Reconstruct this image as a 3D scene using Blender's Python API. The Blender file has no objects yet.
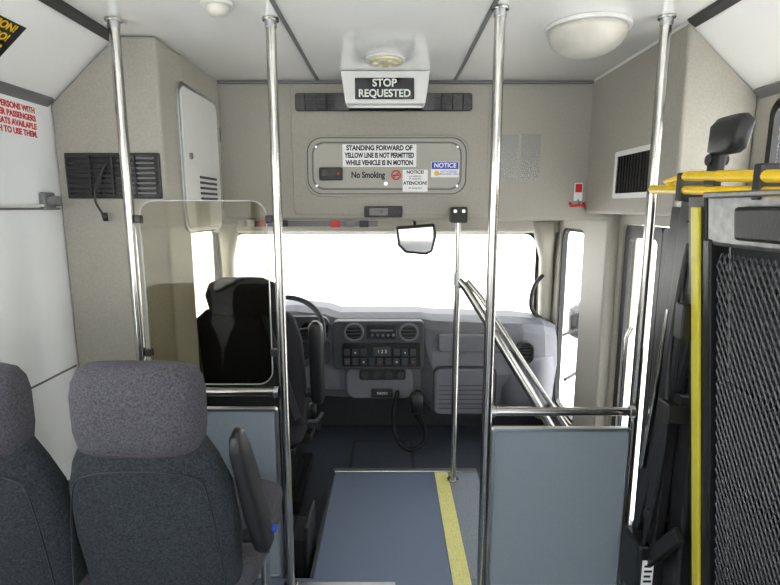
import bpy, bmesh, math, random
from mathutils import Vector, Matrix
random.seed(3)
H = 1.415   # camera height above passenger floor; helper z values are relative to eye level
sc = bpy.context.scene
col = sc.collection

# ------------------------------------------------------------------ materials
def mat(name, c, rough=0.5, metal=0.0, noise=0.0, nscale=30.0, bump=0.0, bscale=200.0, coat=0.0, spec=0.5):
    m = bpy.data.materials.new(name); m.use_nodes = True
    nt = m.node_tree; b = nt.nodes['Principled BSDF']
    b.inputs['Base Color'].default_value = (c[0], c[1], c[2], 1)
    b.inputs['Roughness'].default_value = rough
    b.inputs['Metallic'].default_value = metal
    b.inputs['Specular IOR Level'].default_value = spec
    if coat: 
        b.inputs['Coat Weight'].default_value = coat
        b.inputs['Coat Roughness'].default_value = 0.08
    tc = nt.nodes.new('ShaderNodeTexCoord')
    if noise:
        n = nt.nodes.new('ShaderNodeTexNoise'); n.inputs['Scale'].default_value = nscale
        n.inputs['Detail'].default_value = 5
        nt.links.new(tc.outputs['Object'], n.inputs['Vector'])
        r = nt.nodes.new('ShaderNodeValToRGB')
        r.color_ramp.elements[0].position = 0.3; r.color_ramp.elements[1].position = 0.7
        r.color_ramp.elements[0].color = tuple(max(0, x*(1-noise)) for x in c)+(1,)
        r.color_ramp.elements[1].color = tuple(min(1, x*(1+noise)) for x in c)+(1,)
        nt.links.new(n.outputs['Fac'], r.inputs['Fac'])
        nt.links.new(r.outputs['Color'], b.inputs['Base Color'])
    if bump:
        n2 = nt.nodes.new('ShaderNodeTexNoise'); n2.inputs['Scale'].default_value = bscale
        nt.links.new(tc.outputs['Object'], n2.inputs['Vector'])
        bp = nt.nodes.new('ShaderNodeBump'); bp.inputs['Strength'].default_value = bump
        bp.inputs['Distance'].default_value = 0.003
        nt.links.new(n2.outputs['Fac'], bp.inputs['Height'])
        nt.links.new(bp.outputs['Normal'], b.inputs['Normal'])
    return m

def glassmat(name, tint, gloss=0.08, rough=0.02):
    m = bpy.data.materials.new(name); m.use_nodes = True
    nt = m.node_tree; nt.nodes.clear()
    o = nt.nodes.new('ShaderNodeOutputMaterial'); t = nt.nodes.new('ShaderNodeBsdfTransparent')
    t.inputs['Color'].default_value = (*tint, 1)
    g = nt.nodes.new('ShaderNodeBsdfGlossy'); g.inputs['Roughness'].default_value = rough
    mx = nt.nodes.new('ShaderNodeMixShader'); mx.inputs['Fac'].default_value = gloss
    nt.links.new(t.outputs[0], mx.inputs[1]); nt.links.new(g.outputs[0], mx.inputs[2])
    nt.links.new(mx.outputs[0], o.inputs['Surface'])
    return m

M_ceil = mat('ceiling_gloss_white', (.91,.91,.89), .22, coat=.8, noise=.01, nscale=4)
M_wallw = mat('wall_white_panel', (.86,.87,.88), .4, noise=.02, nscale=5, bump=.1)
M_beige = mat('beige_textured_panel', (.37,.352,.302), .5, noise=.09, nscale=170, bump=.4, bscale=350)
M_beige2 = mat('beige_hatch', (.41,.395,.345), .42, noise=.05, nscale=170, bump=.2, bscale=350)
M_white = mat('white_plastic', (.78,.78,.76), .4, noise=.02)
M_hatchw = mat('hatch_light_grey', (.68,.68,.655), .4, noise=.02)
M_black = mat('black_plastic', (.010,.010,.011), .45, bump=.2)
M_blackg = mat('black_gloss', (.006,.006,.008), .15)
M_dark = mat('dark_grey', (.030,.032,.035), .6, noise=.1)
M_steel = mat('brushed_steel', (.46,.45,.42), .2, 1.0, noise=.06, nscale=80)
M_alu = mat('aluminium_trim', (.46,.47,.48), .33, 1.0, noise=.05)
M_seam = mat('dark_seam', (.05,.05,.05), .6)
M_greyseam = mat('grey_seam', (.17,.17,.17), .6)
M_edge = mat('polished_plexi_edge', (.35,.36,.34), .15)
M_floor = mat('floor_blue_vinyl', (.115,.15,.225), .5, noise=.35, nscale=300, bump=.3, bscale=300)
M_cabfloor = mat('cab_floor_rubber', (.055,.064,.082), .5, noise=.2, nscale=90, bump=.4, bscale=200)
M_step = mat('step_tread', (.20,.22,.26), .6, noise=.2, nscale=120)
M_yellow = mat('yellow_stripe', (.74,.70,.27), .6, noise=.12, nscale=120, bump=.5, bscale=80)
M_yel2 = mat('yellow_paint', (.80,.53,.01), .35, noise=.05)
M_yel3 = mat('yellow_reflective_strip', (.60,.52,.05), .45, noise=.05)
M_panel = mat('partition_blue_grey', (.225,.265,.30), .35, noise=.06, nscale=200, coat=.2)
M_fab = mat('seat_fabric', (.019,.024,.030), .95, noise=.8, nscale=190, bump=.9, bscale=450)
M_fabh = mat('headrest_fabric', (.062,.059,.071), .95, noise=.5, nscale=230, bump=.8, bscale=450)
M_fabb = mat('driver_fabric', (.010,.010,.013), .9, noise=.4, nscale=100, bump=.6, bscale=400)
M_dash = mat('dash_grey', (.135,.136,.158), .5, noise=.05, bump=.3, bscale=300)
M_dash2 = mat('dash_dark_grey', (.038,.040,.047), .5, bump=.3, bscale=300)
M_red = mat('red', (.6,.02,.02), .4)
M_blue = mat('blue', (.01,.05,.45), .4)
M_signw = mat('sign_white', (.88,.88,.88), .4)
M_ink = mat('ink_black', (.01,.01,.01), .5)
M_cream = mat('lamp_lens', (.62,.60,.53), .3, noise=.03)
M_emb = mat('emblem_cream', (.70,.64,.42), .5, noise=.05)
M_mirror = mat('mirror_silver', (.30,.30,.29), .05, 1.0)
M_gls = glassmat('window_glass', (.97,.98,.98), .04)
M_part = glassmat('partition_plexiglass', (.68,.66,.58), .025, .03)
M_film = glassmat('plastic_sleeve', (.93,.94,.95), .05, .2)
M_ground = mat('concrete_ground', (.78,.77,.75), .9, noise=.08, nscale=2)
M_led = mat('led_white', (.75,.8,.75), .4)
M_lift = mat('lift_black_steel', (.020,.020,.022), .36, .3, noise=.2)
M_shroud = mat('lift_galvanised', (.22,.22,.215), .38, .7, noise=.25, nscale=40)
M_mesh = mat('expanded_metal', (.085,.085,.09), .42, .6)

# ------------------------------------------------------------------ helpers
def group(name, loc=(0,0,0)):
    e = bpy.data.objects.new(name, None); e.empty_display_size = .05
    e.location = (loc[0], loc[1], loc[2]+H); col.objects.link(e); return e

def finish(o, m, parent, bevel=0, seg=2, smooth=False):
    if m: o.data.materials.append(m)
    col.objects.link(o)
    if smooth:
        for p in o.data.polygons: p.use_smooth = True
    if bevel:
        b = o.modifiers.new('bev', 'BEVEL'); b.width = bevel; b.segments = seg; b.limit_method = 'ANGLE'
        b.angle_limit = math.radians(40)
    if parent:
        o.parent = parent
        o.matrix_parent_inverse = Matrix.Translation(-parent.location)
    return o

def mk(name, verts, faces):
    me = bpy.data.meshes.new(name)
    me.from_pydata([(v[0], v[1], v[2]+H) for v in verts], [], faces)
    me.update()
    bm = bmesh.new(); bm.from_mesh(me); bmesh.ops.recalc_face_normals(bm, faces=bm.faces); bm.to_mesh(me); bm.free()
    return bpy.data.objects.new(name, me)

def box(name, x0,x1,y0,y1,z0,z1, m, parent=None, bevel=0, seg=2):
    v = [(x,y,z) for x in (x0,x1) for y in (y0,y1) for z in (z0,z1)]
    f = [(0,1,3,2),(4,6,7,5),(0,4,5,1),(2,3,7,6),(0,2,6,4),(1,5,7,3)]
    return finish(mk(name, v, f), m, parent, bevel, seg)

def place(plane, a, b, d):
    return {'y':(a,d,b), 'x':(d,a,b), 'z':(a,b,d)}[plane]

def prism(name, poly, plane, d0, d1, m, parent=None, bevel=0, smooth=False):
    n = len(poly)
    v = [place(plane,a,b,d0) for a,b in poly] + [place(plane,a,b,d1) for a,b in poly]
    f = [tuple(range(n)), tuple(range(n,2*n))] + [(i,(i+1)%n,n+(i+1)%n,n+i) for i in range(n)]
    return finish(mk(name, v, f), m, parent, bevel, smooth=smooth)

def rr(a0,a1,b0,b1,r,k=7):
    r = min(r, (a1-a0)/2-1e-5, (b1-b0)/2-1e-5); pts=[]
    for ca,cb,s in ((a1-r,b1-r,0),(a0+r,b1-r,90),(a0+r,b0+r,180),(a1-r,b0+r,270)):
        for i in range(k+1):
            t = math.radians(s+90*i/k); pts.append((ca+r*math.cos(t), cb+r*math.sin(t)))
    return pts

def plate(name, plane, a0,a1,b0,b1,r, d0,d1, m, parent=None, bevel=0):
    return prism(name, rr(a0,a1,b0,b1,r), plane, d0, d1, m, parent, bevel)

def ring(name, plane, o4, ro, i4, ri, d0, d1, m, parent=None, bevel=0):
    A = rr(*o4, ro); B = rr(*i4, ri); n = len(A)
    v = [place(plane,a,b,d0) for a,b in A]+[place(plane,a,b,d0) for a,b in B]+[place(plane,a,b,d1) for a,b in A]+[place(plane,a,b,d1) for a,b in B]
    f=[]
    for i in range(n):
        j=(i+1)%n
        f += [(i,j,n+j,n+i),(2*n+i,2*n+j,3*n+j,3*n+i),(i,j,2*n+j,2*n+i),(n+i,n+j,3*n+j,3*n+i)]
    return finish(mk(name, v, f), m, parent, bevel)

def loft(name, secs, axis, m, parent=None, n=36):
    v=[]; f=[]
    for (p,c1,c2,h1,h2,e) in secs:
        for i in range(n):
            t = 2*math.pi*i/n; ct,st = math.cos(t), math.sin(t)
            a = c1+h1*math.copysign(abs(ct)**(2/e),ct); b = c2+h2*math.copysign(abs(st)**(2/e),st)
            v.append({'z':(a,b,p),'y':(a,p,b),'x':(p,a,b)}[axis])
    for s in range(len(secs)-1):
        for i in range(n):
            j=(i+1)%n; f.append((s*n+i,s*n+j,(s+1)*n+j,(s+1)*n+i))
    f.append(tuple(range(n))); f.append(tuple(range((len(secs)-1)*n,len(secs)*n)))
    return finish(mk(name,v,f), m, parent, smooth=True)

def tube(name, pts, r, m, parent=None, smooth=False, cyc=False):
    cu = bpy.data.curves.new(name,'CURVE'); cu.dimensions='3D'; cu.bevel_depth=r; cu.bevel_resolution=5; cu.use_fill_caps=True
    if smooth:
        s = cu.splines.new('NURBS'); s.points.add(len(pts)-1); s.order_u=3; s.use_endpoint_u=not cyc
    else:
        s = cu.splines.new('POLY'); s.points.add(len(pts)-1)
    for i,p in enumerate(pts): s.points[i].co=(p[0],p[1],p[2]+H,1)
    s.use_cyclic_u = cyc
    t = bpy.data.objects.new(name+'_c',cu); col.objects.link(t)
    bpy.context.view_layer.update()
    me = bpy.data.meshes.new_from_object(t.evaluated_get(bpy.context.evaluated_depsgraph_get()))
    bpy.data.objects.remove(t)
    me.materials.clear()
    return finish(bpy.data.objects.new(name,me), m, parent, smooth=True)

def disc(name, c, r, d, axis, m, parent=None, bevel=0, n=32, r2=None):
    r2 = r if r2 is None else r2
    poly=[(c[0]+r*math.cos(2*math.pi*i/n), c[1]+r2*math.sin(2*math.pi*i/n)) for i in range(n)]
    return prism(name, poly, axis, d[0], d[1], m, parent, bevel)

def text(name, s, loc, size, m, parent=None, face='-y', align='CENTER', bold=0.0, R=None, sx=1.0):
    cu = bpy.data.curves.new(name,'FONT'); cu.body=s; cu.size=size; cu.align_x=align; cu.align_y='CENTER'
    cu.extrude=.0004; cu.offset=bold; cu.space_line=.9
    t = bpy.data.objects.new(name+'_c',cu); col.objects.link(t)
    bpy.context.view_layer.update()
    me = bpy.data.meshes.new_from_object(t.evaluated_get(bpy.context.evaluated_depsgraph_get()))
    bpy.data.objects.remove(t)
    if R is None:
        R = {'-y':Matrix.Rotation(math.pi/2,4,'X'),
             '+x':Matrix.Rotation(math.pi/2,4,'Z')@Matrix.Rotation(math.pi/2,4,'X')}[face]
    me.transform(Matrix.Translation((loc[0],loc[1],loc[2]+H))@R@Matrix.Diagonal((sx,1,1,1)))
    me.materials.clear()
    return finish(bpy.data.objects.new(name,me), m, parent)

# ------------------------------------------------------------------ shell
XL, XR = -1.20, 1.20
CZ = .585; FZ = -H; CF = -H-.15
ysplit = 1.76
g = group('floor',(0,0,FZ))
box('passenger_floor', XL,XR,-4.0,ysplit,FZ-.06,FZ, M_floor, g)
box('aisle_floor', -.30,.31,ysplit,2.58,FZ-.06,FZ, M_floor, g)
box('side_tread', .31,.47,ysplit,2.58,FZ-.06,FZ, M_step, g)
box('aisle_edge_left', -.31,-.295,ysplit,2.58,FZ-.06,FZ+.002, M_dark, g)
box('riser', -.31,.47,2.575,2.59,CF,FZ+.002, M_alu, g)
box('riser_side', -.305,-.30,ysplit,2.58,CF,FZ-.06, M_dark, g)
box('cab_floor', XL,XR,2.58,3.62,CF-.05,CF, M_cabfloor, g)
box('driver_floor', XL,-.305,ysplit,2.58,CF-.05,CF, M_cabfloor, g)
box('rear_riser', XL,XR,ysplit-.01,ysplit,-H-.5,FZ-.06, M_dark, g)
box('step_floor', .47,XR,ysplit,2.58,FZ-.27,FZ-.22, M_step, g)
box('step_riser', .465,.472,ysplit,2.58,FZ-.22,FZ-.06, M_step, g)
box('step_riser_front', .47,XR,2.575,2.585,FZ-.27,CF, M_step, g)
g = group('trim_1',(0.27,1.5,FZ))
box('yellow_line', .24,.31,-1.0,2.555,FZ,FZ+.003, M_yellow, g)
for k in range(5):
    box('rib_%d'%k, .247+.013*k,.252+.013*k,-1.0,2.55,FZ+.003,FZ+.0045, M_yellow, g)
g = group('trim_2',(0,1.73,FZ)); box('threshold_strip', -.40,.02,1.70,1.735,FZ,FZ+.006, M_alu, g, .002)
g = group('trim_3',(0.27,2.58,FZ)); box('front_edge_nosing', -.30,.47,2.558,2.592,FZ+.0005,FZ+.008, M_alu, g, .003)

g = group('ceiling',(0,0,CZ))
prof = [(-1.2,.36),(-.95,.585),(.95,.585),(1.2,.36),(1.25,.36),(1.25,.66),(-1.25,.66),(-1.25,.36)]
prism('ceiling_panel', prof, 'y', -4.05, 2.60, M_ceil, g)
for i,x in enumerate((-.338,.305)):
    g=group('trim_%d'%(4+i),(x,0,CZ)); box('ceiling_seam', x-.007,x+.007,-4,2.51,CZ-.004,CZ-.0005, M_greyseam, g)
for i,s in enumerate((-1,1)):
    g=group('trim_%d'%(6+i),(s*.95,0,CZ))
    y1 = 1.87 if s<0 else 1.73
    prism('cove_channel', [(s*.938,.584),(s*.952,.582),(s*.968,.568),(s*.966,.560),(s*.945,.574)], 'y', -4, y1, M_seam, g)
    prism('cove_lower', [(s*1.180,.377),(s*1.199,.36),(s*1.199,.345),(s*1.172,.370)], 'y', -4, y1, M_greyseam, g)

g = group('wall_left',(XL,0,0))
box('wall_panel_front', XL-.05,XL,1.35,2.60,-H-.3,.37, M_wallw, g)
for k in range(4):
    y1=1.35-1.3*k; y0=y1-1.3
    ring('window_bay_%d'%k,'x',(y0,y1,FZ-.06,.37),.001,(y0+.06,y1-.06,-.60,.30),.06,XL-.05,XL,M_wallw,g)
box('seam_mid', XL,XL+.004,1.35,1.875,-.010,-.002, M_greyseam, g)
box('seam_low', XL,XL+.004,1.35,1.875,-.60,-.594, M_greyseam, g)
g = group('wall_right',(XR,0,0))
box('upper_header', XR,XR+.05,1.72,2.60,-.03,.37, M_beige, g)
hole=lambda k,y0,y1: (y0+.06,y1-(.04 if k==0 else .10),-.60,.335 if k==0 else .30)
for k in range(4):
    y1=1.72-1.25*k; y0=y1-1.25
    ring('window_bay_%d'%k,'x',(y0,y1,FZ-.06,.37),.001,hole(k,y0,y1),.05,XR,XR+.05,M_wallw if k else M_beige,g)
g = group('wall_back',(0,-4,0))
ring('rear_panel','y',(XL,XR,FZ,.64),.001,(-1.05,1.05,-.6,.42),.08,-4.05,-4.0,M_wallw,g)
wn=1
for k in range(4):
    y1=1.35-1.3*k; y0=y1-1.3
    g=group('window_%d'%wn,(XL,y0+.65,-.1)); wn+=1
    ring('frame','x',(y0+.061,y1-.061,-.599,.299),.06,(y0+.08,y1-.08,-.58,.28),.05,XL-.04,XL-.01,M_black,g)
    plate('pane','x',y0+.081,y1-.081,-.579,.279,.05,XL-.03,XL-.026,M_gls,g)
for k in range(4):
    y1=1.72-1.25*k; y0=y1-1.25
    a,b,c,d_=hole(k,y0,y1)
    g=group('window_%d'%wn,(XR,y0+.6,-.1)); wn+=1
    ring('frame','x',(a+.001,b-.001,c+.001,d_-.001),.05,(a+.025,b-.022,c+.025,d_-.025),.04,XR-.002,XR+.035,M_black,g)
    plate('pane','x',a+.026,b-.023,c+.026,d_-.026,.04,XR+.018,XR+.022,M_gls,g)

# left equipment cabinet (column + overhead box)
g = group('overhead_cabinet',(-1.0,2.1,.2))
prism('column', [(-1.198,CF),(-.81,CF),(-.81,.583),(-.95,.583),(-1.198,.36)], 'y', 1.88, 2.10, M_beige, g, .012)
prism('upper_box', [(-1.198,-.063),(-.81,-.063),(-.81,.583),(-.95,.583),(-1.198,.36)], 'y', 2.09, 2.528, M_beige, g, .004)
box('vent_bezel',-1.16,-.822,1.868,1.882,.03,.19,M_black,g,.004)
for k in range(8):
    box('slat_%d'%k,-1.145,-.835,1.858,1.872,.045+.0175*k,.052+.0175*k,M_blackg,g)
for k in range(3): box('slat_div_%d'%k,-1.07+.08*k,-1.064+.08*k,1.855,1.870,.04,.18,M_black,g)
tube('hanging_cord',[(-1.0,1.86,.16),(-1.03,1.84,.10),(-1.05,1.84,.03),(-1.04,1.84,0),(-1.02,1.84,-.03)],.004,M_black,g,True)
loft('cord_plug',[(-.05,-1.015,1.84,.008,.008,2.5),(-.02,-1.02,1.84,.011,.009,2.5)],'z',M_black,g)
plate('hatch_frame','x',2.02,2.455,-.10,.475,.05,-.812,-.800,M_alu,g,.002)
plate('hatch_door','x',2.035,2.44,-.085,.46,.045,-.802,-.794,M_hatchw,g,.003)
for k in range(5): box('hatch_louvre_%d'%k,-.795,-.790,2.18,2.38,.03+.022*k,.04+.022*k,M_seam,g)
disc('hatch_lock',(2.09,.2),.013,(-.796,-.786),'x',M_steel,g)
for k,z in enumerate((.33,.02)): box('hinge_%d'%k,-.80,-.785,2.435,2.455,z-.03,z+.03,M_steel,g)

# right overhead box
g = group('door_header_box',(1.08,2.1,.2))
prism('header', [(.955,-.03),(1.198,-.03),(1.198,.36),(.955,.581)], 'y', 1.74, 2.528, M_beige, g, .01)
ring('vent_frame','x',(1.87,2.20,.035,.225),.01,(1.89,2.18,.055,.205),.005,.942,.957,M_white,g)
box('vent_back',.95,.9555,1.88,2.19,.05,.21,M_black,g)
for k in range(12): box('vent_blade_%d'%k,.944,.951,1.897+.0245*k,1.907+.0245*k,.055,.205,M_blackg,g)

# front bulkhead
g = group('wall_front',(0,2.55,.25))
prism('bulkhead_panel',[(XL,-.05),(XR,-.05),(XR,.37),(.95,.59),(-.95,.59),(XL,.37)],'y',2.53,2.58,M_beige,g)
tube('bulkhead_lip',[(-1.19,2.553,-.045),(1.07,2.553,-.045)],.022,M_beige,g)
plate('centre_panel','y',-.47,.47,-.04,.57,.03,2.522,2.532,M_beige,g,.004)
box('pillar_right',1.075,XR+.05,2.53,2.86,CF-.12,-.03,M_beige,g,.02)
box('trim_top',-.808,.953,2.512,2.529,.570,.583,M_greyseam,g)

# ---------------- bulkhead equipment
g = group('air_vent_bar',(-.03,2.5,.48))
plate('bezel','y',-.445,.385,.445,.525,.012,2.50,2.521,M_blackg,g,.003)
for s,(a,b) in enumerate(((-.43,-.26),(.21,.37))):
    for k in range(4): box('slat_%d_%d'%(s,k),a,b,2.494,2.502,.457+.016*k,.463+.016*k,M_blackg,g)
    for k in range(3): box('bar_%d_%d'%(s,k),a+.05*k+.03,a+.05*k+.034,2.492,2.50,.45,.52,M_black,g)
plate('centre_window','y',-.23,.17,.458,.512,.006,2.495,2.501,M_blackg,g)

g = group('destination_sign_hatch',(0,2.5,.2))
plate('outer_frame','y',-.405,.375,.05,.335,.075,2.504,2.5215,M_beige2,g,.005)
ring('frame_seam','y',(-.395,.365,.06,.325),.07,(-.391,.361,.064,.321),.067,2.501,2.505,M_seam,g)
plate('inner_door','y',-.365,.335,.088,.298,.055,2.494,2.505,M_beige2,g,.004)
ring('door_edge','y',(-.372,.342,.081,.305),.06,(-.366,.336,.087,.299),.056,2.496,2.5055,M_greyseam,g)
disc('lock',(-.02,.11),.009,(2.488,2.495),'y',M_steel,g)
for i,(x,z) in enumerate(((-.35,.28),(.32,.28),(-.35,.10),(.32,.10))): disc('screw_%d'%i,(x,z),.006,(2.490,2.495),'y',M_steel,g)
plate('standing_notice_board','y',-.225,.125,.188,.292,.004,2.488,2.493,M_signw,g)
for k,s in enumerate(('STANDING FORWARD OF','YELLOW LINE IS NOT PERMITTED','WHILE VEHICLE IS IN MOTION')):
    text('notice_line_%d'%k,s,(-.05,2.4875,.274-.034*k),.031,M_ink,g,bold=.0014,sx=(.85,.70,.75)[k])
text('no_smoking_lettering','No Smoking',(-.105,2.4925,.150),.040,M_ink,g,bold=.0014,sx=.8)
ring('no_smoking_circle','y',(.005,.053,.126,.174),.024,(.012,.046,.133,.167),.017,2.490,2.4935,M_red,g)
prism('no_smoking_slash',[(.014,.138),(.018,.134),(.044,.162),(.040,.166)],'y',2.4905,2.4935,M_red,g)
box('no_smoking_cigarette',.014,.044,2.4912,2.4935,.147,.152,M_ink,g)
plate('card_reader_body','y',-.335,-.225,.125,.185,.008,2.470,2.4935,M_dark,g,.003)
plate('card_reader_screen','y',-.32,-.26,.145,.175,.003,2.467,2.4705,M_blackg,g)
box('card_reader_led',-.25,-.24,2.468,2.4705,.15,.16,M_red,g)
plate('notice_sticker_back','y',.195,.328,.140,.212,.002,2.4905,2.4935,M_signw,g)
plate('notice_sticker_band','y',.198,.325,.178,.210,.002,2.4895,2.491,M_blue,g)
text('notice_title','NOTICE',(.262,2.4888,.194),.029,M_signw,g,bold=.0008)
disc('notice_symbol',(.222,.158),.012,(2.4895,2.4906),'y',M_yel2,g)
text('notice_body','AUTHORIZED\nPERSONNEL ONLY',(.280,2.4900,.160),.013,M_blue,g)
plate('warning_sticker_back','y',.06,.18,.072,.175,.002,2.490,2.4935,M_signw,g)
text('warning_title','NOTICE!',(.12,2.4895,.163),.021,M_ink,g,bold=.0007)
text('warning_body','surveillance\nin progress',(.12,2.4895,.139),.013,M_ink,g)
text('warning_title_b','ATENCION!',(.12,2.4895,.112),.021,M_ink,g,bold=.0007)
text('warning_body_b','en progreso',(.12,2.4895,.09),.013,M_ink,g)
g = group('digital_clock',(-.03,2.5,-.02))
plate('case','y',-.125,.06,-.050,.004,.006,2.50,2.5215,M_black,g,.003)
plate('display','y',-.10,-.01,-.040,-.006,.003,2.497,2.5005,M_blackg,g)
text('digits','10:42',(-.055,2.4965,-.023),.022,M_greyseam,g)
for i in range(3): disc('button_%d'%i,(.005+.02*i,-.023),.006,(2.495,2.5),'y',M_dark,g)
g = group('document_sleeve',(.63,2.525,.24))
plate('sleeve_a','y',.535,.615,.14,.34,.004,2.525,2.5285,M_film,g)
plate('sleeve_b','y',.63,.72,.13,.345,.004,2.525,2.5285,M_film,g)
g = group('emergency_pull',(.93,2.5,.04))
plate('tag','y',.895,.935,.03,.115,.004,2.522,2.529,M_signw,g)
plate('tag_red','y',.899,.931,.07,.11,.003,2.519,2.523,M_red,g)
tube('handle',[(.87,2.50,.02),(.87,2.49,.005),(.935,2.49,.005),(.935,2.50,.02)],.007,M_red,g)
tube('pin',[(.915,2.49,.006),(.915,2.529,.04)],.004,M_steel,g)
g = group('overhead_latch',(-.6,2.5,-.06))
for k in range(4):
    plate('latch_%d'%k,'y',-.70+.055*k,-.665+.055*k,-.095,-.064,.004,2.518,2.530,(M_white,M_red,M_greyseam,M_dark)[k],g,.002)
for k in range(3):
    plate('switch_%d'%k,'y',-.29+.07*k,-.245+.07*k,-.098,-.066,.004,2.518,2.530,(M_red,M_greyseam,M_dark)[k],g,.002)
box('rail',-.72,-.06,2.532,2.545,-.095,-.068,M_greyseam,g)

g = group('stop_requested_sign',(-.02,2.36,.5))
prism('housing',[(-.215,.583),(.175,.583),(.155,.446),(-.195,.446)],'y',2.335,2.44,M_white,g,.006)
plate('face','y',-.152,.105,.463,.551,.004,2.327,2.336,M_blackg,g,.002)
text('word_top','STOP',(-.024,2.3265,.529),.044,M_led,g,bold=.0012)
text('word_bottom','REQUESTED',(-.024,2.3265,.486),.044,M_led,g,bold=.001,sx=.95)
tube('lamp_bar',[(-.18,2.35,.436),(.14,2.35,.436)],.006,M_white,g)

g = group('ceiling_speaker',(-.02,2.18,.58))
disc('flange',(-.02,2.17),.08,(.576,.5845),'z',M_white,g,.002,r2=.095)
disc('dome',(-.02,2.17),.065,(.568,.577),'z',M_emb,g,.003,r2=.075)
for k in range(6):
    a=k*math.pi/3; disc('port_%d'%k,(-.02+.04*math.cos(a),2.17+.045*math.sin(a)),.009,(.565,.569),'z',M_white,g)

def dome(x,y,r=.15,dp=.072):
    g = group('dome_light',(x,y,.56))
    disc('base_ring',(x,y),r,(.572,.5845),'z',M_white,g,.003)
    secs=[]
    for i in range(9):
        a=math.pi/2*i/8
        secs.append((.572-dp*math.sin(a),x,y,max(.004,(r-.012)*math.cos(a)**.8),max(.004,(r-.012)*math.cos(a)**.8),2))
    loft('lens',secs,'z',M_cream,g,40)
dome(.65,1.80,.137,.078); dome(-.50,1.59,.045,.03); dome(-.50,-.6); dome(.665,-.6)

# ---------------- cab
g = group('cab_shell',(0,3.1,-.5))
box('cab_roof',XL,XR,2.58,3.62,-.045,-.02,M_beige,g)
box('header_lining',XL,XR,3.40,3.55,-.17,-.045,M_beige,g,.03)
ring('windshield_surround','y',(XL,XR,CF-.1,-.02),.001,(-1.12,1.04,-.85,-.165),.10,3.55,3.62,M_beige,g)
ring('cab_wall_left','x',(2.10,3.56,CF-.1,-.03),.001,(2.35,3.46,-.78,-.13),.06,-1.20,-1.15,M_beige,g)
ring('cab_wall_right','x',(2.861,3.56,CF-.3,-.03),.001,(2.93,3.36,-1.33,-.13),.08,1.12,1.17,M_beige,g)
box('firewall',-1.15,1.12,3.50,3.55,CF,-.9,M_dark,g)
loft('a_pillar_right',[(-1.5,1.10,3.50,.05,.05,2.5),(-.75,1.085,3.50,.045,.05,2.5),(-.35,1.07,3.48,.045,.05,2.5),(-.1,1.02,3.42,.08,.06,2.5)],'z',M_beige2,g)
loft('a_pillar_left',[(-1.5,-1.12,3.50,.04,.05,2.5),(-.75,-1.12,3.50,.035,.05,2.5),(-.35,-1.11,3.48,.04,.05,2.5),(-.1,-1.07,3.42,.07,.06,2.5)],'z',M_beige2,g)
tube('grab_handle',[(1.03,3.42,-.46),(.97,3.36,-.49),(.93,3.33,-.60),(.95,3.34,-.70),(1.03,3.42,-.75)],.014,M_black,g,True)
g = group('window_%d'%wn,(0,3.58,-.5)); wn+=1
ring('rubber_seal','y',(-1.121,1.041,-.851,-.164),.10,(-1.10,1.02,-.83,-.185),.09,3.56,3.575,M_black,g)
plate('windshield_pane','y',-1.118,1.038,-.848,-.167,.10,3.58,3.584,M_gls,g)
g = group('window_%d'%wn,(-1.17,2.9,-.5)); wn+=1
ring('frame','x',(2.352,3.458,-.778,-.132),.06,(2.372,3.438,-.758,-.152),.05,-1.19,-1.16,M_black,g)
plate('pane','x',2.36,3.45,-.77,-.14,.05,-1.178,-1.174,M_gls,g)
g = group('window_%d'%wn,(1.15,3.1,-.7)); wn+=1
ring('frame','x',(2.932,3.358,-1.328,-.132),.08,(2.95,3.34,-1.31,-.15),.07,1.13,1.16,M_dark,g)
plate('pane','x',2.94,3.35,-1.32,-.14,.07,1.145,1.149,M_gls,g)
g = group('exterior_mirror',(1.4,3.7,-.5))
tube('arm',[(1.2,3.62,-.95),(1.40,3.72,-.90),(1.42,3.74,-.70)],.012,M_black,g)
loft('head',[(-.98,1.42,3.76,.02,.02,3),(-.95,1.42,3.76,.07,.035,4),(-.76,1.42,3.76,.07,.035,4),(-.72,1.42,3.76,.02,.02,3)],'z',M_black,g)
tube('lower_arm',[(1.18,3.3,-1.15),(1.36,3.45,-1.12),(1.42,3.74,-.95)],.012,M_black,g)

g = group('door_1',(1.15,2.15,-.7))
ring('door_frame','x',(1.73,2.525,FZ-.22,-.032),.001,(1.80,2.485,FZ-.15,-.08),.02,1.13,1.19,M_beige,g)
for k,(a,b) in enumerate(((1.805,2.14),(2.145,2.48))):
    ring('leaf_%d'%k,'x',(a,b,FZ-.145,-.085),.03,(a+.035,b-.045,FZ-.08,-.14),.03,1.14,1.17,M_black,g)
    plate('glass_%d'%k,'x',a+.036,b-.046,FZ-.079,-.141,.03,1.153,1.157,M_gls,g)
tube('door_grab',[(1.12,2.30,-.55),(1.10,2.30,-.60),(1.10,2.30,-1.05),(1.12,2.30,-1.10)],.012,M_steel,g)

# ---------------- dashboard
g = group('dashboard',(0,3.3,-1))
def dashsec(x, top, bot, yf=3.17, bulge=0.03):
    return [(3.49,top+.03),(3.30,top+.025),(yf+.04,top),(yf,top-.05),(yf-bulge,(top+bot)/2),(yf+.01,bot+.08),(yf+.06,bot+.01),(yf+.14,bot),(3.49,bot)]
stations=[(-1.13,-.70,-1.25,3.20,.02),(-.9,-.68,-1.25,3.17,.02),(-.62,-.66,-1.25,3.17,.02),(-.42,-.68,-1.25,3.17,.02),(-.33,-.71,-1.26,3.18,.0),
          (.20,-.71,-1.26,3.18,.0),(.27,-.72,-1.34,3.16,.05),(.6,-.73,-1.36,3.14,.06),(.85,-.74,-1.34,3.16,.06),(1.0,-.76,-1.30,3.2,.05),(1.10,-.80,-1.25,3.26,.03)]
v=[];f=[]
np_=9
for s in stations: v += [(s[0],y,z) for y,z in dashsec(*s)]
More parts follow.
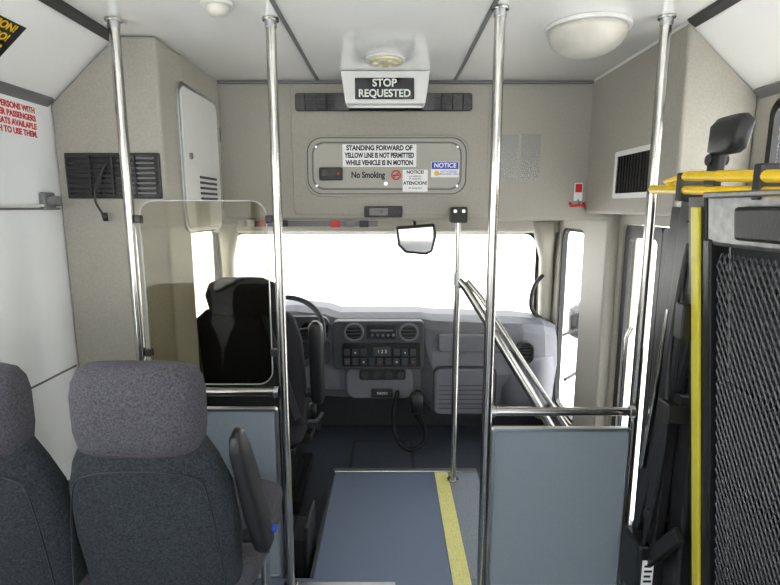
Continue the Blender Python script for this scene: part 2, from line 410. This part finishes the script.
for i in range(len(stations)-1):
    for j in range(np_): f.append((i*np_+j,i*np_+(j+1)%np_,(i+1)*np_+(j+1)%np_,(i+1)*np_+j))
f.append(tuple(range(np_))); f.append(tuple(range((len(stations)-1)*np_,len(stations)*np_)))
o=finish(mk('dash_body',v,f),M_dash,g,.012,3)
plate('centre_stack','y',-.36,.215,-1.02,-.705,.03,3.115,3.19,M_dash2,g,.008)
plate('stack_lower','y',-.28,.15,-1.22,-1.01,.06,3.13,3.19,M_dash,g,.01)
for k,x in enumerate((-.225,.118)):
    ring('vent_rim_%d'%k,'y',(x-.062,x+.062,-.83,-.715),.055,(x-.05,x+.05,-.818,-.727),.045,3.095,3.118,M_dash,g,.003)
    plate('vent_hole_%d'%k,'y',x-.05,x+.05,-.818,-.727,.045,3.108,3.117,M_blackg,g)
    for q in range(4): box('vent_fin_%d_%d'%(k,q),x-.045,x+.045,3.098,3.108,-.808+.022*q,-.802+.022*q,M_dark,g)
plate('radio','y',-.145,.045,-.815,-.73,.008,3.10,3.118,M_blackg,g,.003)
box('radio_slot',-.12,.02,3.096,3.101,-.765,-.755,M_dash,g)
for k in range(5): disc('radio_key_%d'%k,(-.11+.033*k,-.79),.008,(3.094,3.101),'y',M_dash,g)
plate('switch_panel','y',-.30,.195,-.995,-.845,.015,3.10,3.118,M_blackg,g,.003)
for r_ in range(2):
    for k in range(9):
        x=-.27+.052*k; z=-.96+.06*r_
        if r_==1 and 3<=k<=5: continue
        plate('switch_%d_%d'%(r_,k),'y',x-.018,x+.018,z-.022,z+.022,.004,3.088,3.101,M_dark if (k+r_)%3 else M_dash2,g,.003)
        if (k+r_)%2==0: box('icon_%d_%d'%(r_,k),x-.005,x+.005,3.0868,3.0882,z-.004,z+.003,M_signw if k%4 else M_red,g)
box('display',-.105,.005,3.094,3.101,-.925,-.865,M_dark,g,.003)
text('display_text','1 2 3',(-.05,3.0935,-.895),.03,M_led,g)
for k in range(4): disc('knob_%d'%k,(-.16+.075*k,-1.055),.024,(3.105,3.131),'y',M_dark,g,.004)
plate('knob_panel','y',-.195,.10,-1.09,-1.022,.015,3.12,3.132,M_black,g,.003)
plate('ashtray','y',-.12,.02,-1.205,-1.15,.01,3.115,3.132,M_black,g,.003)
text('badge','RADIO',(-.05,3.1145,-1.178),.022,M_led,g)
plate('cluster_face','y',-.96,-.385,-.83,-.68,.05,3.135,3.18,M_dash2,g,.006)
for k in range(6):
    x=-.90+.095*k
    ring('gauge_rim_%d'%k,'y',(x-.042,x+.042,-.80,-.716),.042,(x-.037,x+.037,-.795,-.721),.037,3.125,3.136,M_steel,g)
    disc('gauge_dial_%d'%k,(x,-.758),.036,(3.130,3.136),'y',M_blackg,g)
    prism('needle_%d'%k,[(x-.003,-.76),(x+.003,-.76),(x+.02,-.735)],'y',3.128,3.131,M_red,g)
plate('cluster_switches','y',-.60,-.385,-.99,-.85,.02,3.135,3.165,M_dash2,g,.005)
for k in range(3): disc('rotary_%d'%k,(-.55+.06*k,-.92),.02,(3.11,3.137),'y',M_black,g,.003)
plate('glovebox_door','y',.28,.66,-1.30,-1.0,.04,3.065,3.12,M_dash,g,.012)
ring('glovebox_seam','y',(.27,.67,-1.31,-.99),.045,(.28,.66,-1.30,-1.0),.04,3.075,3.10,M_dark,g)
plate('upper_tray','y',.30,.74,-.90,-.79,.03,3.085,3.14,M_dash,g,.012)
for k in range(6): box('groove_%d'%k,.31,.64,3.062,3.066,-1.26+.03*k,-1.255+.03*k,M_dash2,g)
ring('side_vent_rim','y',(.79,.90,-.97,-.83),.05,(.803,.887,-.957,-.843),.042,3.07,3.12,M_dark,g,.003)
plate('side_vent_hole','y',.803,.887,-.957,-.843,.04,3.09,3.12,M_blackg,g)
for q in range(5): box('side_fin_%d'%q,.808,.882,3.078,3.09,-.945+.022*q,-.939+.022*q,M_dark,g)
loft('side_bolster',[(.72,3.17,-1.12,.05,.13,2.5),(.80,3.14,-1.12,.06,.17,2.5),(.95,3.15,-1.12,.06,.18,2.5),(1.06,3.22,-1.12,.05,.16,2.5)],'x',M_dash,g)
for k,x in enumerate((-.50,-.66)):
    prism('pedal_pad_%d'%k,[(3.22,CF+.09),(3.27,CF+.19),(3.285,CF+.185),(3.235,CF+.08)],'x',x-.035,x+.035,M_black,g,.004)
    tube('pedal_arm_%d'%k,[(x,3.27,CF+.13),(x,3.38,CF+.2),(x,3.40,-1.24)],.01,M_black,g)
# CB microphone hangs from the dash, so it belongs to the dashboard assembly
loft('microphone_body',[(-1.285,.165,3.03,.02,.012,3),(-1.265,.165,3.03,.038,.022,3),(-1.16,.165,3.03,.043,.025,3),(-1.14,.165,3.03,.028,.014,3)],'z',M_black,g)
tube('microphone_hanger',[(.165,3.05,-1.18),(.165,3.14,-1.17)],.008,M_steel,g)
pts=[]
path=[(.16,3.03,-1.28),(.22,3.0,-1.37),(.20,2.96,-1.45),(.11,2.95,-1.48),(.04,2.97,-1.41),(.02,3.02,-1.29),(.04,3.10,-1.2),(.05,3.14,-1.17)]
def cat(P,t):
    i=min(int(t),len(P)-2); u=t-i
    p0=Vector(P[max(i-1,0)]);p1=Vector(P[i]);p2=Vector(P[i+1]);p3=Vector(P[min(i+2,len(P)-1)])
    return .5*((2*p1)+(p2-p0)*u+(2*p0-5*p1+4*p2-p3)*u*u+(3*p1-p0-3*p2+p3)*u**3)
N=520
for i in range(N+1):
    t=(len(path)-1)*i/N; c=cat(path,t); c2=cat(path,min(t+.02,len(path)-1.001)); tg=(c2-c)
    tg = tg.normalized() if tg.length>1e-6 else Vector((0,1,0))
    n1=tg.cross(Vector((0,1,0.2))).normalized(); n2=tg.cross(n1); a=i*.8
    q=c+n1*.010*math.cos(a)+n2*.010*math.sin(a); pts.append(tuple(q))
tube('microphone_coiled_cord',pts,.0045,M_blackg,g)
g = group('floor_access_panel',(-.05,3.05,CF))
ring('seam','z',(-.25,.15,2.72,3.24),.04,(-.235,.135,2.735,3.225),.035,CF+.0005,CF+.006,M_dark,g)
plate('lid','z',-.232,.132,2.738,3.222,.035,CF+.0005,CF+.009,M_cabfloor,g,.003)
plate('ring_pull','z',-.08,-.02,2.80,2.83,.01,CF+.009,CF+.012,M_steel,g)

# steering wheel
g = group('steering_wheel',(-.66,3.0,-.72))
cen=Vector((-.64,2.98,-.75)); til=math.radians(55)
ux=Vector((1,0,0)); uy=Vector((0,math.cos(til),math.sin(til))); nn=ux.cross(uy)
tube('rim',[tuple(cen+ux*.24*math.cos(a)+uy*.24*math.sin(a)) for a in [2*math.pi*i/40 for i in range(40)]],.016,M_dark,g,cyc=True)
for k,a in enumerate((math.radians(10),math.radians(170),math.radians(270))):
    tube('spoke_%d'%k,[tuple(cen+(ux*math.cos(a)+uy*math.sin(a))*.05),tuple(cen+(ux*math.cos(a)+uy*math.sin(a))*.235)],.013,M_black,g)
tube('hub',[tuple(cen-nn*.02),tuple(cen+nn*.02)],.065,M_black,g)
d=-nn if nn.y<0 else nn
tube('column',[tuple(cen),tuple(cen+d*.20)],.04,M_dash2,g)
tube('stalk',[tuple(cen+d*.06),tuple(cen+d*.06+ux*.20+uy*.03)],.009,M_black,g)

# rear-view mirror
g = group('rear_view_mirror',(.13,2.68,-.17))
prism('housing',[(.03,-.10),(.235,-.085),(.245,-.15),(.225,-.235),(.19,-.25),(.08,-.24),(.04,-.20)],'y',2.68,2.71,M_black,g,.010)
prism('glass',[(.044,-.116),(.222,-.102),(.230,-.15),(.213,-.224),(.185,-.235),(.088,-.226),(.054,-.193)],'y',2.674,2.681,M_mirror,g)
tube('arm',[(.13,2.70,-.11),(.13,2.70,-.075),(.12,2.62,-.06)],.008,M_black,g)

# ---------------- driver's seat
g = group('driver_seat',(-.72,2.5,CF))
SX=-.70
loft('backrest',[(-1.13,SX,2.50,.20,.05,3),(-1.10,SX,2.50,.26,.075,3.5),(-.9,SX,2.48,.275,.085,3.5),(-.65,SX,2.44,.265,.08,3.5),(-.53,SX,2.42,.235,.07,3),(-.49,SX,2.42,.19,.05,2.6),(-.475,SX,2.42,.10,.02,2.4)],'z',M_fabb,g)
loft('headrest',[(-.51,SX,2.40,.10,.04,3),(-.49,SX,2.40,.16,.06,3),(-.41,SX,2.39,.175,.06,3),(-.355,SX,2.39,.155,.055,2.8),(-.33,SX,2.39,.10,.03,2.5)],'z',M_fabb,g)
loft('cushion',[(2.40,SX,-1.15,.20,.05,3),(2.44,SX,-1.14,.26,.07,3.5),(2.75,SX,-1.13,.27,.075,3.5),(2.93,SX,-1.13,.25,.07,3.5),(2.97,SX,-1.14,.18,.04,3)],'y',M_fabb,g)
box('suspension_top',SX-.22,SX+.22,2.42,2.88,-1.25,-1.21,M_black,g,.01)
loft('suspension_bellows',[(-1.21,SX,2.65,.20,.2,6),(-1.25,SX,2.65,.17,.17,6),(-1.29,SX,2.65,.20,.2,6),(-1.33,SX,2.65,.17,.17,6),(-1.37,SX,2.65,.20,.2,6),(-1.42,SX,2.65,.18,.18,6),(-1.48,SX,2.65,.20,.2,6)],'z',M_black,g)
box('base_plate',SX-.23,SX+.23,2.40,2.92,CF,-1.48,M_black,g,.01)
for s,x in enumerate((SX-.335,SX+.335)):
    loft('armrest_%d'%s,[(-.98,x,2.47,.025,.03,3),(-.95,x,2.47,.035,.045,3),(-.62,x,2.44,.037,.045,3),(-.57,x,2.43,.033,.04,3),(-.55,x,2.43,.015,.02,2.5)],'z',M_black,g)
    tube('armrest_pivot_%d'%s,[(SX+math.copysign(.25,x-SX),2.47,-.94),(x,2.47,-.94)],.015,M_black,g)
tube('recline_lever',[(SX+.26,2.55,-1.12),(SX+.31,2.55,-1.12),(SX+.32,2.70,-1.14)],.012,M_dark,g)
for k in range(3):
    box('side_knob_%d'%k,SX+.24,SX+.29,2.50+.09*k,2.55+.09*k,-1.22,-1.17,M_black,g,.008)
tube('seat_belt',[(SX-.25,2.40,-.45),(SX-.22,2.33,-.48),(SX-.20,2.36,-.9),(SX-.24,2.45,-1.15)],.010,M_dark,g)
prism('belt_strap',[(SX+.10,-.50),(SX+.13,-.50),(SX+.27,-1.0),(SX+.24,-1.02)],'y',2.325,2.332,M_dark,g)
loft('belt_buckle',[(-1.12,SX+.29,2.6,.015,.02,3),(-1.03,SX+.29,2.58,.018,.026,3)],'z',M_black,g)
g = group('battery_disconnect_box',(-.34,2.0,CF))
box('plate',-.345,-.33,1.86,2.06,CF+.02,-1.27,M_black,g,.004)
box('foot',-.40,-.315,1.84,2.08,CF,CF+.03,M_black,g,.004)
box('body',-.41,-.345,1.88,2.04,CF+.03,-1.33,M_black,g,.01)

# ---------------- stanchions and partitions
def flange(parent,x,y,z,s=1,nm='flange'):
    disc(nm,(x,y),.026,((z-.010,z) if s>0 else (z,z+.012)),'z',M_steel,parent,.002)
def pole(x,y,z1=CZ,z0=FZ,r=.0165,name='grab_pole'):
    g=group(name,(x,y,z0)); tube('tube',[(x,y,z0),(x,y,z1)],r,M_steel,g)
    flange(g,x,y,z1,1,'flange_top'); flange(g,x,y,z0,-1,'flange_base'); tube('collar',[(x,y,z1-.03),(x,y,z1-.010)],r+.003,M_alu,g); return g
pole(-.868,1.72,.583); pole(-.375,1.72); pole(.327,1.63); pole(.858,1.70)
def partition(nm,x0,x1,y,zr,zp):
    g=group(nm,((x0+x1)/2,y,FZ))
    tube('top_rail',[(x0,y,zr),(x1,y,zr)],.0155,M_steel,g)
    for k,x in enumerate((x0+.008,x1-.008)): tube('rail_collar_%d'%k,[(x-.008,y,zr),(x+.008,y,zr)],.020,M_alu,g)
    plate('panel','y',x0+.015,x1-.015,FZ+.05,zp,.01,y-.006,y+.006,M_panel,g)
    ring('panel_edge','y',(x0+.006,x1-.006,FZ+.04,zp+.010),.014,(x0+.017,x1-.017,FZ+.055,zp-.002),.008,y-.011,y+.011,M_alu,g,.002)
    for k in range(3):
        x=x0+.08+(x1-x0-.16)*k/2; tube('foot_%d'%k,[(x,y,FZ),(x,y,FZ+.05)],.01,M_alu,g)
    return g
partition('driver_partition_panel',-.850,-.393,1.72,-.645,-.712)
partition('entry_partition_panel',.345,.84,1.665,-.695,-.762)
g = group('plexiglass_shield',(-.6,1.72,-.3))
plate('sheet','y',-.835,-.412,-.615,.02,.05,1.717,1.723,M_part,g)
ring('sheet_edge','y',(-.837,-.410,-.617,.022),.052,(-.834,-.413,-.614,.019),.049,1.7165,1.7235,M_edge,g)
for k,(x,z) in enumerate(((-.839,-.04),(-.839,-.5),(-.404,-.04),(-.404,-.5))):
    box('clip_%d'%k,x-.011,x+.011,1.708,1.732,z-.013,z+.013,M_black,g,.003)
g = group('handrail',(.33,2.49,-.5))
tube('upright',[(.33,2.48,FZ),(.33,2.48,-.06)],.015,M_steel,g)
plate('bracket','y',.29,.37,-.075,-.0,.01,2.455,2.520,M_black,g,.004)
for k,x in enumerate((.31,.35)): disc('bolt_%d'%k,(x,-.02),.008,(2.45,2.456),'y',M_steel,g)
disc('base_flange',(.33,2.48),.03,(FZ,FZ+.01),'z',M_steel,g,.002)
tube('diagonal',[(.33,2.48,-.35),(.37,2.47,-.39),(.50,2.36,-.60),(.80,2.12,-1.10),(.86,2.08,-1.22),(.86,2.08,FZ-.22)],.020,M_steel,g)
tube('diagonal_outer',[(.38,2.49,-.36),(.44,2.45,-.43),(.86,2.13,-1.08),(.92,2.1,-1.2),(.92,2.1,FZ-.22)],.012,M_steel,g)
tube('joint',[(.33,2.48,-.32),(.33,2.48,-.38)],.021,M_alu,g)

# ---------------- passenger seats
def bus_seat(cx,y0,arm):
    g=group('passenger_seat',(cx,y0+.2,FZ))
    loft('backrest',[(-.98,cx,y0+.06,.16,.04,3),(-.95,cx,y0+.06,.188,.055,3.5),(-.80,cx,y0+.04,.198,.06,3.5),(-.66,cx,y0+.015,.190,.058,3.5),(-.585,cx,y0,.168,.055,3),(-.54,cx,y0-.005,.145,.05,3),(-.50,cx,y0-.005,.11,.035,2.6)],'z',M_fab,g,64)
    loft('headrest',[(-.568,cx,y0-.01,.10,.03,3),(-.562,cx,y0-.01,.125,.045,3),(-.545,cx,y0-.01,.140,.06,3.2),(-.50,cx,y0-.012,.145,.066,3.5),(-.42,cx,y0-.012,.146,.064,3.5),(-.385,cx,y0-.012,.142,.057,3.4),(-.362,cx,y0-.012,.132,.042,3.1),(-.350,cx,y0-.012,.112,.02,2.8)],'z',M_fabh,g,64)
    loft('cushion',[(y0+.10,cx,-.99,.19,.045,3),(y0+.13,cx,-.985,.215,.06,3.5),(y0+.40,cx,-.975,.22,.065,3.5),(y0+.50,cx,-.98,.205,.06,3),(y0+.53,cx,-.985,.15,.03,2.6)],'y',M_fabh,g)
    box('seat_frame',cx-.19,cx+.19,y0+.08,y0+.48,-1.075,-1.04,M_dark,g,.008)
    tube('back_piping',[(cx-.185,y0-.034,-.92),(cx-.165,y0-.047,-.66),(cx-.13,y0-.052,-.595),(cx+.13,y0-.052,-.595),(cx+.165,y0-.047,-.66),(cx+.185,y0-.034,-.92)],.0022,M_black,g,True)
    for k,(dx,dy) in enumerate(((-.15,.12),(.15,.12),(-.15,.44),(.15,.44))):
        tube('leg_%d'%k,[(cx+dx,y0+dy,-1.05),(cx+dx,y0+dy,FZ)],.016,M_steel,g)
    tube('foot_rail_0',[(cx-.15,y0+.10,FZ+.016),(cx-.15,y0+.46,FZ+.016)],.016,M_steel,g)
    tube('foot_rail_1',[(cx+.15,y0+.10,FZ+.016),(cx+.15,y0+.46,FZ+.016)],.016,M_steel,g)
    if arm:
        ax=cx+.245
        secs=[]
        for z,y,hx,hy in ((-.90,.10,.012,.02),(-.88,.10,.022,.04),(-.78,.075,.025,.05),(-.66,.05,.022,.048),(-.58,.03,.020,.042),(-.54,.02,.015,.03),(-.525,.02,.008,.012)):
            secs.append((z,ax+(-.035 if z>-.56 else -.035*(z+.9)/.34),y0+y,hx,hy,3))
        loft('armrest',secs,'z',M_black,g)
        tube('armrest_pivot',[(cx+.19,y0+.10,-.86),(ax+.005,y0+.10,-.86)],.018,M_black,g)
        disc('armrest_button',(y0+.10,-.84),.010,(ax+.02,ax+.030),'x',M_blue,g)
    return g
bus_seat(-.577,1.13,True)
bus_seat(-.982,1.12,False)

# ---------------- wall signs on left
g = group('priority_seating_sign',(XL,1.6,.3))
plate('board','x',1.28,1.81,.225,.335,.004,XL,XL+.003,M_signw,g)
for k,s in enumerate(('FOR PERSONS WITH','OTHER PASSENGERS','SEATS AVAILABLE','WISH TO USE THEM.')):
    text('line_%d'%k,s,(XL+.0035,1.795,.318-.026*k),.026,M_red,g,'+x','RIGHT',.001,sx=.9)
g = group('caution_sign',(-1.08,1.5,.46))
a0=Vector((-.95,0,.585)); a1=Vector((-1.20,0,.36)); dv=(a1-a0).normalized(); nv=Vector((-dv.z,0,dv.x))
if nv.z>0: nv=-nv
def coveplate(nm,y0,y1,s0,s1,off,m,parent):
    vs=[]
    for o_ in (off,off+.002):
        for (yy,ss) in ((y0,s0),(y1,s0),(y1,s1),(y0,s1)):
            p=a0+dv*ss+nv*o_; vs.append((p.x,yy,p.z))
    return finish(mk(nm,vs,[(0,1,2,3),(4,5,6,7),(0,1,5,4),(1,2,6,5),(2,3,7,6),(3,0,4,7)]),m,parent)
coveplate('board',1.24,1.56,.12,.26,.001,M_ink,g)
up=-dv
Rc=Matrix(((0,up.x,nv.x,0),(1,up.y,nv.y,0),(0,up.z,nv.z,0),(0,0,0,1)))
for k,(s,sz) in enumerate((('CAUTION!',.032),('¡AVISO!',.032),('WATCH YOUR STEP',.022),('CUIDADO',.026))):
    p=a0+dv*(.138+.034*k)+nv*.004
    text('lettering_%d'%k,s,(p.x,1.535,p.z),sz,M_yel2,g,align='RIGHT',bold=.0008,R=Rc)
g = group('wall_bracket',(XL,1.80,.03))
plate('base','x',1.77,1.83,-.01,.05,.01,XL,XL+.02,M_greyseam,g,.003)
tube('knob',[(XL+.02,1.80,.02),(XL+.05,1.80,.02)],.018,M_greyseam,g)
tube('rail',[(XL+.012,1.36,.005),(XL+.012,1.77,.005)],.005,M_white,g)

# ---------------- wheelchair lift (stowed platform leans inwards at the top)
g = group('wheelchair_lift',(.95,1.25,FZ))
def lean(o):
    for vv in o.data.vertices: vv.co.x += -.10*(vv.co.z-H)-.06
    return o
bm=bmesh.new()
px=.862; py0,py1,pz0,pz1=.62,1.27,-1.30,-.105
wy,wz=.019,.034
ny=int((py1-py0)/wy); nz=int((pz1-pz0)/wz)
vd={}
def gv(i,j):
    if (i,j) not in vd: vd[(i,j)]=bm.verts.new((px,py0+i*wy/2,pz0+j*wz/2+H))
    return vd[(i,j)]
for i in range(1,2*ny):
    for j in range(1,2*nz):
        if (i+j)%2==1:
            bm.faces.new((gv(i-1,j),gv(i,j-1),gv(i+1,j),gv(i,j+1)))
me=bpy.data.meshes.new('platform_mesh'); bm.to_mesh(me); bm.free()
o=bpy.data.objects.new('platform_mesh',me); lean(o); finish(o,M_mesh,g)
w=o.modifiers.new('w','WIREFRAME'); w.thickness=.005; w.use_replace=True
L=lambda *a,**k: lean(box(*a,**k))
L('platform_backing', .905,.915,.60,1.28,-1.32,-.09,M_dark,g)
for k in range(5): L('cross_rib_%d'%k,.868,.905,.60,1.28,-1.29+.27*k,-1.26+.27*k,M_lift,g,.004)
L('platform_edge_front',.848,.90,1.275,1.305,-1.33,-.08,M_lift,g,.005)
L('platform_edge_rear',.848,.90,.585,.615,-1.33,-.08,M_lift,g,.005)
L('yellow_edge',.845,.855,1.318,1.352,-1.34,-.0,M_yel3,g,.003)
L('edge_channel',.855,.90,1.305,1.38,-1.34,.03,M_lift,g,.005)
L('shroud',.855,.92,.62,1.30,-.095,.03,M_shroud,g,.010)
L('shroud_lip',.845,.87,.62,1.30,.022,.036,M_shroud,g,.004)
L('pad',.835,.856,.70,1.17,-.075,.0,M_black,g,.008)
box('tower_front',.93,1.08,1.50,1.60,FZ+.02,.02,M_lift,g,.01)
box('tower_inner',.88,.95,1.40,1.48,FZ+.02,.05,M_lift,g,.01)
box('tower_rear',.93,1.08,.48,.56,FZ+.02,.05,M_lift,g,.01)
box('cross_head',.90,1.06,.60,1.50,.0,.04,M_lift,g,.01)
def bar(nm,p,q,w_,d_,m):
    p=Vector(p);q=Vector(q);dr=(q-p).normalized(); s=dr.cross(Vector((1,0,0))).normalized(); n_=dr.cross(s)
    vs=[]
    for e in (p,q):
        for a,b in ((-1,-1),(1,-1),(1,1),(-1,1)): 
            k=e+s*w_*a/2+n_*d_*b/2; vs.append(tuple(k))
    return finish(mk(nm,vs,[(0,1,2,3),(4,5,6,7),(0,1,5,4),(1,2,6,5),(2,3,7,6),(3,0,4,7)]),m,g,.004)
bar('arm_upper',(.845,1.44,.03),(.85,1.50,-1.10),.075,.03,M_lift)
bar('arm_parallel',(.88,1.56,.0),(.865,1.60,-1.20),.06,.03,M_lift)
bar('diagonal_strut',(.85,1.38,-.25),(.84,1.60,-1.15),.035,.02,M_lift)
bar('gas_strut',(.84,1.50,-.30),(.835,1.57,-.85),.018,.018,M_steel)
bar('link_lower',(.85,1.36,-.95),(.83,1.58,-1.25),.045,.02,M_lift)
tube('pivot_a',[(.82,1.43,-.02),(.93,1.43,-.02)],.022,M_dark,g)
tube('pivot_b',[(.825,1.50,-.98),(.93,1.50,-.98)],.022,M_dark,g)
tube('pivot_c',[(.83,1.40,-.55),(.92,1.40,-.55)],.02,M_lift,g)
tube('hydraulic_cylinder',[(.90,1.45,-.5),(.90,1.53,-1.2)],.022,M_lift,g)
tube('hose',[(.83,1.42,-.1),(.81,1.45,-.4),(.83,1.42,-.75),(.82,1.5,-1.1)],.008,M_black,g,True)
box('base_housing',.84,1.12,.48,1.63,FZ,FZ+.14,M_lift,g,.012)
box('pump_box',.80,.95,1.48,1.60,FZ+.14,FZ+.34,M_lift,g,.01)
box('pump_label',.815,.85,1.475,1.481,FZ+.20,FZ+.29,M_signw,g)
for k in range(4): box('pump_label_line_%d'%k,.82,.845-.004*(k%2),1.4735,1.4755,FZ+.215+.018*k,FZ+.222+.018*k,M_ink,g)
tube('handrail_yellow',[(.82,1.44,.03),(.80,1.50,.074),(.80,1.40,.082),(.80,1.1,.064),(.80,.55,.034)],.014,M_yel2,g)
tube('handrail_yellow_lower',[(.82,1.60,.050),(.80,1.585,.054),(.80,1.3,.040),(.80,.55,.006)],.012,M_yel2,g)
box('strap_a',.795,.845,1.355,1.395,-.36,-.26,M_black,g,.004)
box('strap_b',.80,.90,1.39,1.45,-.62,-.56,M_black,g,.004)
for k,y in enumerate((1.42,1.12,.8)): box('rail_clamp_%d'%k,.785,.86,y-.012,y+.012,.015,.092,M_lift,g,.004)
loft('restraint_pad',[(.125,.808,1.262,.012,.042,3),(.135,.808,1.265,.022,.056,3.5),(.195,.812,1.26,.024,.062,3.5),(.212,.812,1.26,.014,.048,3)],'z',M_black,g)
bar('pad_stem',(.80,1.295,.05),(.808,1.29,.15),.045,.02,M_black)
tube('pad_hinge',[(.79,1.305,.115),(.835,1.305,.115)],.014,M_black,g)

# ---------------- outside
box('ground',-60,60,-60,60,-H-1.05,-H-.95,M_ground)

# ------------------------------------------------------------------ world and light
w = bpy.data.worlds.new('World'); sc.world=w; w.use_nodes=True
nt=w.node_tree; bg=nt.nodes['Background']
tc=nt.nodes.new('ShaderNodeTexCoord'); sp=nt.nodes.new('ShaderNodeSeparateXYZ'); rp=nt.nodes.new('ShaderNodeValToRGB')
nt.links.new(tc.outputs['Generated'],sp.inputs[0]); nt.links.new(sp.outputs['Z'],rp.inputs['Fac'])
rp.color_ramp.elements[0].color=(1,.985,.96,1); rp.color_ramp.elements[1].color=(.90,.95,1,1)
nt.links.new(rp.outputs['Color'],bg.inputs['Color']); bg.inputs['Strength'].default_value=4.7
sl=bpy.data.lights.new('sun','SUN'); sl.energy=11; sl.angle=math.radians(2); sl.color=(1,.95,.88)
so=bpy.data.objects.new('sun',sl); col.objects.link(so); so.location=(3,6,8); so.rotation_euler=(math.radians(-14),math.radians(12),0)

cam=bpy.data.cameras.new('camera'); co=bpy.data.objects.new('camera',cam); col.objects.link(co)
cam.sensor_width=36; cam.lens=36*510/780; cam.clip_start=.02
co.location=(0,0,H); co.rotation_euler=(math.radians(90-9.52),0,0)
sc.camera=co
sc.view_settings.view_transform='Standard'
sc.view_settings.look='None'
